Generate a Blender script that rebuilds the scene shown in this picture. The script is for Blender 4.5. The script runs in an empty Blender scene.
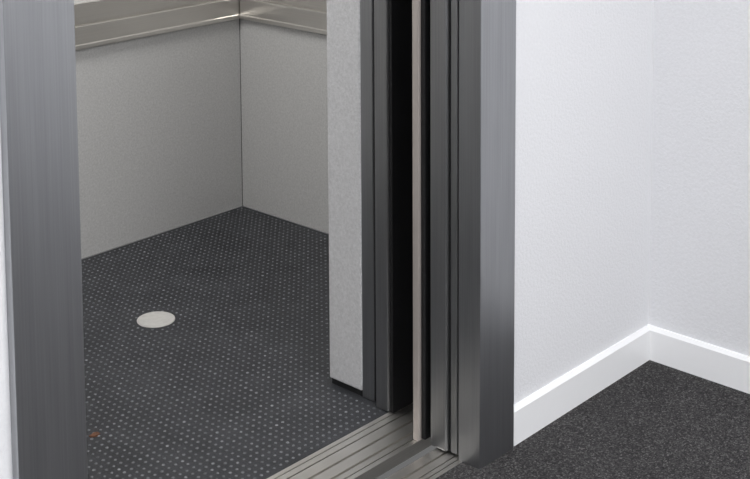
import bpy, bmesh, math, random
from mathutils import Vector, Matrix
scene=bpy.context.scene
scene.view_settings.view_transform='Standard'
scene.view_settings.look='None'

# ------------------------------------------------------------ dimensions (m)
CAM_H=1.65
YW=1.8385      # lobby face of elevator wall
XW=3.117       # lobby right wall
YJ=1.820       # frame face
XL0,XL1=1.125,1.258
XR0,XR1=2.340,2.473
YC=3.614; XC=3.2123; XCL=1.06   # cab
LOBX=-2.2; LOBY=-2.8; LOBZ=2.7
DOORH=2.1; CABZ=2.3

# ------------------------------------------------------------ materials
def nt(name):
    m=bpy.data.materials.new(name); m.use_nodes=True
    t=m.node_tree; b=t.nodes['Principled BSDF']
    return m,t,b
def N(t,typ,**kw):
    n=t.nodes.new(typ)
    for k,v in kw.items(): setattr(n,k,v)
    return n
def lk(t,a,b): t.links.new(a,b)
def ramp(t,src,stops):
    r=N(t,'ShaderNodeValToRGB'); cr=r.color_ramp
    while len(cr.elements)<len(stops): cr.elements.new(0.5)
    for e,(p,c) in zip(cr.elements,stops):
        e.position=p; e.color=(c[0],c[1],c[2],1)
    lk(t,src,r.inputs['Fac']); return r
def coords(t,scale=(1,1,1)):
    tc=N(t,'ShaderNodeNewGeometry'); mp=N(t,'ShaderNodeMapping')
    mp.inputs['Scale'].default_value=scale
    lk(t,tc.outputs['Position'],mp.inputs['Vector']); return mp.outputs['Vector']
def noise(t,vec,scale,detail=3,rough=.6):
    n=N(t,'ShaderNodeTexNoise'); n.inputs['Scale'].default_value=scale
    n.inputs['Detail'].default_value=detail; n.inputs['Roughness'].default_value=rough
    lk(t,vec,n.inputs['Vector']); return n.outputs['Fac']
def bump(t,b,h,strength,dist):
    n=N(t,'ShaderNodeBump'); n.inputs['Strength'].default_value=strength
    n.inputs['Distance'].default_value=dist
    lk(t,h,n.inputs['Height']); lk(t,n.outputs['Normal'],b.inputs['Normal'])

def wallmat(name,c,var,bs,bd,rough=.8,nscale=160):
    m,t,b=nt(name); v=coords(t)
    n=noise(t,v,nscale,3)
    r=ramp(t,n,[(.3,[x*(1-var) for x in c]),(.7,[min(1,x*(1+var)) for x in c])])
    lk(t,r.outputs['Color'],b.inputs['Base Color'])
    b.inputs['Roughness'].default_value=rough
    bump(t,b,n,bs,bd); return m
M_wall=wallmat('painted_wallcovering',(.765,.77,.795),.025,.45,.0025,.8,130)
M_ceil=wallmat('ceiling_paint',(.8,.8,.8),.01,.1,.001)
M_base=wallmat('baseboard_gloss_paint',(.90,.905,.92),.005,.03,.001,.35,40)
M_cab=wallmat('cab_wall_laminate',(.53,.527,.52),.12,.4,.0015,.6,150)
M_cabp=wallmat('cab_return_laminate',(.56,.56,.57),.12,.45,.0015,.55,150)
M_black=wallmat('shaft_shade_black',(.004,.004,.004),.2,.1,.001,.9)  # near-black colour carries the darkness of the unlit shaft
M_rub=wallmat('black_rubber',(.008,.008,.009),.2,.1,.001,.6)

def steel(name,c,rough=.32,streak=.08,horizontal=False,metal=1):
    m,t,b=nt(name)
    v=coords(t,(3,3,400) if horizontal else (300,300,2.5))
    n=noise(t,v,1.0,4)
    v2=coords(t,(1,1,1) if horizontal else (9,9,.6)); n2=noise(t,v2,3.5,2)
    mx=N(t,'ShaderNodeMath',operation='MULTIPLY_ADD'); lk(t,n,mx.inputs[0]); mx.inputs[1].default_value=.6
    m2=N(t,'ShaderNodeMath',operation='MULTIPLY'); lk(t,n2,m2.inputs[0]); m2.inputs[1].default_value=.4
    lk(t,m2.outputs[0],mx.inputs[2])
    r=ramp(t,mx.outputs[0],[(.3,[x*(1-streak) for x in c]),(.7,[x*(1+streak) for x in c])])
    lk(t,r.outputs['Color'],b.inputs['Base Color'])
    b.inputs['Metallic'].default_value=metal
    b.inputs['Roughness'].default_value=rough
    bump(t,b,n,.05,.0005); return m
M_steel=steel('brushed_steel_frame',(.38,.387,.40),.36,.13,False,.97)
M_steelD=steel('brushed_steel_door',(.34,.343,.35),.36,.14,False,.95)
M_rail=steel('brushed_steel_rail',(.72,.695,.655),.29,.06,True,.95)
M_sill=steel('aluminium_sill',(.72,.70,.67),.38,.12,True)
M_warm=steel('steel_edge_bright',(.55,.50,.47),.38,.08,False,.5)

def carpet():
    m,t,b=nt('lobby_carpet_speckled'); v=coords(t)
    vo=N(t,'ShaderNodeTexVoronoi'); vo.inputs['Scale'].default_value=300; lk(t,v,vo.inputs['Vector'])
    sp=N(t,'ShaderNodeSeparateColor'); lk(t,vo.outputs['Color'],sp.inputs[0])
    r=ramp(t,sp.outputs[0],[(0,(.024,.023,.024)),(.5,(.046,.045,.046)),(.85,(.080,.077,.078)),(1,(.135,.13,.13))])
    n=noise(t,v,6,3)
    r2=ramp(t,n,[(.3,(.88,.88,.88)),(.7,(1.08,1.08,1.08))])
    mix=N(t,'ShaderNodeMix',data_type='RGBA',blend_type='MULTIPLY'); mix.inputs['Factor'].default_value=1
    lk(t,r.outputs['Color'],mix.inputs['A']); lk(t,r2.outputs['Color'],mix.inputs['B'])
    lk(t,mix.outputs['Result'],b.inputs['Base Color']); b.inputs['Roughness'].default_value=.95
    b.inputs['Specular IOR Level'].default_value=.1
    bump(t,b,sp.outputs[1],.6,.003); return m
M_carpet=carpet()

def rubber_floor():
    m,t,b=nt('cab_rubber_floor'); v=coords(t)
    n=noise(t,v,7,6,.72); n3=noise(t,v,260,2)
    base=ramp(t,n,[(.3,(.016,.017,.020)),(.75,(.044,.046,.052))])
    fine=ramp(t,n3,[(.35,(.5,.5,.5)),(.7,(1.6,1.6,1.6))])
    mm=N(t,'ShaderNodeMix',data_type='RGBA',blend_type='MULTIPLY'); mm.inputs['Factor'].default_value=1
    lk(t,base.outputs['Color'],mm.inputs['A']); lk(t,fine.outputs['Color'],mm.inputs['B'])
    lk(t,mm.outputs['Result'],b.inputs['Base Color']); b.inputs['Roughness'].default_value=.45
    b.inputs['Specular IOR Level'].default_value=.4
    bump(t,b,n3,.4,.001); return m
M_rubfloor=rubber_floor()
def stud_mat():
    m,t,b=nt('worn_stud_rubber'); v=coords(t)
    n=noise(t,v,26,6,.85)
    r=ramp(t,n,[(.34,(.035,.037,.042)),(.52,(.12,.125,.135)),(.72,(.38,.39,.41))])
    lk(t,r.outputs['Color'],b.inputs['Base Color']); b.inputs['Roughness'].default_value=.35
    return m
M_stud=stud_mat()
M_disc=wallmat('cover_disc_grey',(.50,.49,.47),.08,.1,.001,.5,60)
M_leaf=wallmat('dry_leaf',(.13,.055,.028),.3,.1,.001,.8,90)
def emis(name,c,s):
    m,t,b=nt(name); b.inputs['Base Color'].default_value=(.9,.9,.9,1)
    b.inputs['Emission Color'].default_value=(*c,1); b.inputs['Emission Strength'].default_value=s
    return m
M_lamp=emis('ceiling_panel_diffuser',(1,.99,.98),6)
M_lampc=emis('cab_lamp_diffuser',(1,.98,.96),5)

# ------------------------------------------------------------ geometry
def mesh_obj(name,bm,mat,parent=None,bevel=0,smooth=False):
    me=bpy.data.meshes.new(name); bmesh.ops.recalc_face_normals(bm,faces=bm.faces[:])
    bm.to_mesh(me); bm.free(); me.materials.append(mat)
    o=bpy.data.objects.new(name,me); scene.collection.objects.link(o)
    if parent: o.parent=parent
    if bevel:
        md=o.modifiers.new('bevel','BEVEL'); md.width=bevel; md.segments=2; md.limit_method='ANGLE'
    return o
def addbox(bm,x0,x1,y0,y1,z0,z1):
    vs=[bm.verts.new((x,y,z)) for x in(x0,x1) for y in(y0,y1) for z in(z0,z1)]
    for f in((0,1,3,2),(4,6,7,5),(0,4,5,1),(2,3,7,6),(0,2,6,4),(1,5,7,3)): bm.faces.new([vs[i] for i in f])
def boxes(name,lst,mat,parent=None,bevel=0):
    bm=bmesh.new()
    for b in lst: addbox(bm,*b)
    return mesh_obj(name,bm,mat,parent,bevel)
def empty(name,loc=(0,0,0)):
    e=bpy.data.objects.new(name,None); scene.collection.objects.link(e); e.empty_display_size=.1; return e
def extrude_profile(name,prof,axis,a0,a1,mat,parent=None,bevel=0):
    """prof: list of 2D pts. axis 'x': pts=(y,z). axis 'y': pts=(x,z). axis 'z': pts=(x,y)"""
    bm=bmesh.new(); rings=[]
    for a in(a0,a1):
        r=[]
        for p,q in prof:
            co={'x':(a,p,q),'y':(p,a,q),'z':(p,q,a)}[axis]; r.append(bm.verts.new(co))
        rings.append(r)
    n=len(prof)
    for i in range(n):
        j=(i+1)%n; bm.faces.new((rings[0][i],rings[0][j],rings[1][j],rings[1][i]))
    bm.faces.new(rings[0]); bm.faces.new(rings[1][::-1])
    return mesh_obj(name,bm,mat,parent,bevel)

T=.045
# lobby shell
boxes('floor',[(LOBX,XW,LOBY,1.873,-.12,0)],M_carpet)
boxes('wall_front',[(LOBX,XL0+.02,YW,YW+T,0,LOBZ),(XR1-.02,XW,YW,YW+T,0,LOBZ),(XL0+.02,XR1-.02,YW,YW+T,DOORH+.1,LOBZ)],M_wall)
boxes('wall_right',[(XW,XW+.1,LOBY,YW+T,0,LOBZ)],M_wall)
boxes('wall_left',[(LOBX-.1,LOBX,LOBY,YW+T,0,LOBZ)],M_wall)
boxes('wall_back',[(LOBX-.1,XW+.1,LOBY-.1,LOBY,0,LOBZ)],M_wall)
boxes('ceiling',[(LOBX-.1,XW+.1,LOBY-.1,YW+T,LOBZ,LOBZ+.1)],M_ceil)
# baseboards
BH=.094; D=.014
def bbprof(w,s):
    return [(w,0.0),(w+s*D,0.0),(w+s*D,BH-.009),(w+s*(D-.008),BH),(w,BH)]
extrude_profile('baseboard_front',bbprof(YW,-1),'x',XR1,XW-D,M_base)
extrude_profile('baseboard_left',bbprof(YW,-1),'x',LOBX,XL0,M_base)
extrude_profile('baseboard_right',bbprof(XW,-1),'y',LOBY,YW,M_base)

# door frame
fr=empty('elevator_door_frame')
def jamb(name,xa,xb,side):
    if side=='R':
        prof=[(xa,YJ),(xb,YJ),(xb,YW+.002),(xa+.03,YW+.002),(xa+.03,YJ+.064),(xa,YJ+.064)]
    else:
        prof=[(xb,YJ),(xb,YJ+.064),(xb-.03,YJ+.064),(xb-.03,YW+.002),(xa,YW+.002),(xa,YJ)]
    return extrude_profile(name,prof,'z',0,DOORH+.13,M_steel,fr,.0015)
jamb('jamb_right',XR0,XR1,'R'); jamb('jamb_left',XL0,XL1,'L')
boxes('header',[(XL1,XR0,YJ,YJ+.064,DOORH,DOORH+.13)],M_steel,fr,.0015)

# landing doors (opened, stacked on the right)
ld=empty('elevator_landing_door')
boxes('fast_panel',[(XR0+.003,XR0+.70,1.922,1.974,.004,DOORH+.05)],M_steelD,ld,.005)
boxes('slow_panel',[(XR0+.010,XR0+.72,1.896,1.917,.004,DOORH+.05)],M_steelD,ld,.003)
boxes('seal_strip',[(XR0+.018,XR0+.03,1.8845,1.922,.004,DOORH+.05)],M_rub,ld)
boxes('gap_shade_back',[(XR0+.02,XR0+.6,1.974,1.986,.012,DOORH+.05)],M_rub,ld)  # black strip paints the shade in the gap behind the landing door
# cab doors
cd=empty('elevator_cab_door')
boxes('leading_edge',[(XR0+.002,XR0+.03,2.008,2.028,.0,DOORH+.05)],M_warm,cd,.003)
boxes('gap_shade_edge',[(XR0+.010,XR0+.04,1.995,2.008,.006,DOORH+.05)],M_rub,cd,.002)  # black strip, shade of the gap between both doors put in as colour
boxes('fast_panel',[(XR0+.03,XR0+.75,2.000,2.035,.006,DOORH+.05)],M_black,cd)  # panel coloured black so the void beside it looks unlit
boxes('slow_panel',[(2.402,3.10,2.160,2.205,.0,DOORH+.05)],M_steelD,cd,.004)
boxes('slow_panel_void_shade',[(2.407,3.10,2.150,2.160,.0,DOORH+.05)],M_rub,cd)  # black sheet over the panel, darkness of the void as colour
boxes('panel_seal',[(2.418,3.10,2.205,2.222,.006,DOORH+.05)],M_rub,cd)

# sills
def sill(name,y0,y1,grooves):
    pts=[(y0,-.03),(y0,.0)]
    for a,b in grooves: pts+=[(a,0),(a,-.010),(b,-.010),(b,0)]
    pts+=[(y1,0),(y1,-.03)]
    return extrude_profile(name,pts,'x',XCL+.02,XC-.12,M_sill,None,0)
sill('landing_door_sill',1.873,1.958,[(1.885,1.888),(1.900,1.903),(1.925,1.931)])
sill('cab_door_sill',2.012,2.162,[(2.026,2.029),(2.046,2.053),(2.085,2.092),(2.124,2.128),(2.146,2.149)])

# hoistway enclosure
hw=empty('elevator_hoistway')
Y0=YW+T+.002
boxes('liner',[(XW+.105,XW+.14,Y0,2.24,-.4,CABZ+.2),(XCL-.14,XCL-.10,Y0,2.24,-.4,CABZ+.2),
  (XCL-.14,XW+.14,Y0,2.24,CABZ+.16,CABZ+.2),(XCL-.14,XW+.14,Y0,2.24,-.44,-.4),
  (XR1-.01,XW+.1,Y0,Y0+.005,0,CABZ),(XCL-.1,XL0+.03,Y0,Y0+.005,0,CABZ),
  (XCL-.1,XW+.1,Y0,Y0+.008,DOORH+.13,CABZ+.16)],M_black,hw)

# cab
cab=empty('elevator_cab')
boxes('cab_floor',[(XCL,XC,2.162,YC,-.05,0)],M_rubfloor,cab)
S=.0205
random.seed(5)
vs=[];fs=[];K=8
ring=[(math.cos(2*math.pi*i/K),math.sin(2*math.pi*i/K)) for i in range(K)]
nx=int((XC-XCL-.02)/S); ny=int((YC-2.172)/S)
for ix in range(nx):
    for iy in range(ny):
        x=XCL+.012+S*(ix+.5); y=2.172+S*(iy+.5)
        if (x-2.362)**2+(y-3.049)**2<.062**2: continue
        if x>2.40 and y<2.40: continue
        b0=len(vs); k=random.uniform(.8,1.1)
        for rr,z in((.0042*k,0),(.0029*k,.0014)):
            for c,s in ring: vs.append((x+rr*c,y+rr*s,z))
        for i in range(K):
            j=(i+1)%K; fs.append((b0+i,b0+j,b0+K+j,b0+K+i))
        fs.append(tuple(b0+K+i for i in range(K)))
me=bpy.data.meshes.new('floor_studs'); me.from_pydata(vs,[],fs); me.materials.append(M_stud)
o=bpy.data.objects.new('floor_studs',me); scene.collection.objects.link(o); o.parent=cab

boxes('cab_back_wall',[(XCL,XC+.03,YC,YC+.03,.004,CABZ)],M_cab,cab)
boxes('cab_right_wall',[(XC,XC+.03,2.389,YC,.004,CABZ)],M_cab,cab)
boxes('cab_left_wall',[(XCL-.03,XCL,2.225,YC+.03,.0,CABZ)],M_cab,cab)
boxes('cab_ceiling',[(XCL-.03,XC+.03,2.225,YC+.03,CABZ,CABZ+.04)],M_ceil,cab)
boxes('front_return',[(2.417,XC,2.268,2.385,.016,CABZ)],M_cabp,cab,.004)
boxes('front_return_toe',[(2.422,XC,2.262,2.380,0,.016)],M_rub,cab)
boxes('return_steel_post',[(2.419,2.50,2.225,2.268,.0,CABZ)],M_steel,cab,.003)
boxes('strike_return',[(XCL,XL1-.04,2.225,2.389,.0,CABZ)],M_steel,cab,.003)  # unseen left return, added for the door steel to reflect
boxes('header_panel',[(XL1-.04,2.417,2.225,2.389,DOORH,CABZ)],M_steelD,cab,.003)
boxes('corner_joint_shade',[(XC-.0015,XC,YC-.0015,YC,.0,CABZ)],M_rub,cab)  # dark strip for the seam, with the corner's small shadow in its colour

# handrail band: folded steel profile
hr=empty('elevator_handrail')
def railprof(w,s):
    z=.711
    return [(w,z),(w+s*.017,z),(w+s*.020,z+.003),(w+s*.020,z+.014),(w+s*.017,z+.017),(w+s*.017,z+.075),
            (w+s*.014,z+.078),(w+s*.004,z+.078),(w+s*.004,z+.086),(w+s*.012,z+.086),(w+s*.012,z+.150),(w,z+.150)]
extrude_profile('band_back',railprof(YC,-1),'x',XCL,XC-.001,M_rail,hr,.001)
extrude_profile('band_side',railprof(XC,-1),'y',2.389,YC-.0205,M_rail,hr,.001)

def disc(name,x,y,r,z0,z1,mat,n=64):
    bm=bmesh.new()
    prof=[(r,z0),(r,z1-.0008),(r-.0012,z1)]
    rings=[[bm.verts.new((x+a*math.cos(2*math.pi*i/n),y+a*math.sin(2*math.pi*i/n),z)) for i in range(n)] for a,z in prof]
    for k in range(2):
        for i in range(n):
            j=(i+1)%n; bm.faces.new((rings[k][i],rings[k][j],rings[k+1][j],rings[k+1][i]))
    bm.faces.new(rings[-1]); bm.faces.new(rings[0][::-1])
    return mesh_obj(name,bm,mat)
disc('floor_cover_disc',2.362,3.049,.056,0,.003,M_disc)
bm=bmesh.new(); lx,ly=1.837,2.623
random.seed(3)
c=bm.verts.new((lx,ly,.005)); rg=[]; bt=[]
for i in range(11):
    a=2*math.pi*i/11; r=.014*(.55+.6*random.random())
    x=lx+r*math.cos(a); y=ly+r*math.sin(a)*.8
    rg.append(bm.verts.new((x,y,.002+.003*random.random()))); bt.append(bm.verts.new((x,y,0)))
for i in range(11):
    j=(i+1)%11; bm.faces.new((c,rg[i],rg[j])); bm.faces.new((rg[i],bt[i],bt[j],rg[j]))
mesh_obj('dry_leaf',bm,M_leaf)

# ------------------------------------------------------------ lights
def panel_light(name,x,y,z,sx,sy,power,col,mat,parent=None):
    e=empty(name)
    boxes('trim',[(x-sx/2-.02,x+sx/2+.02,y-sy/2-.02,y+sy/2+.02,z-.012,z)],M_ceil,e)
    boxes('diffuser',[(x-sx/2,x+sx/2,y-sy/2,y+sy/2,z-.016,z-.012)],mat,e)
    l=bpy.data.lights.new(name+'_lamp','AREA'); l.shape='RECTANGLE'; l.size=sx; l.size_y=sy; l.energy=power; l.color=col
    o=bpy.data.objects.new('lamp',l); o.location=(x,y,z-.03); scene.collection.objects.link(o); o.parent=e
panel_light('ceiling_light',1.6,-.2,LOBZ,1.2,1.2,62,(1,1,1),M_lamp)
panel_light('ceiling_light.001',-.9,-.2,LOBZ,1.2,1.2,52,(1,1,1),M_lamp)
panel_light('elevator_ceiling_light',2.0,3.0,CABZ,1.0,.5,15.5,(1,.99,.97),M_lampc)

w=bpy.data.worlds.new('World'); scene.world=w; w.use_nodes=True
w.node_tree.nodes['Background'].inputs[0].default_value=(.5,.5,.5,1); w.node_tree.nodes['Background'].inputs[1].default_value=.3

# ------------------------------------------------------------ camera
f=1334.2073; py=-104.0952; th=.1026; ro=-.0052; yaw=.7411
fw=Vector((math.cos(yaw)*math.cos(th),math.sin(yaw)*math.cos(th),-math.sin(th)))
r=Vector((math.sin(yaw),-math.cos(yaw),0)); up=r.cross(fw)
r2=r*math.cos(ro)+up*math.sin(ro); u2=-r*math.sin(ro)+up*math.cos(ro)
cam=bpy.data.cameras.new('camera'); co=bpy.data.objects.new('camera',cam); scene.collection.objects.link(co)
m=Matrix((r2,u2,-fw)).transposed().to_4x4(); m.translation=Vector((0,0,CAM_H)); co.matrix_world=m
cam.sensor_fit='HORIZONTAL'; cam.sensor_width=36; cam.lens=f/750*36
cam.shift_x=0; cam.shift_y=-(239.5-py)/750
cam.clip_start=.02
scene.camera=co
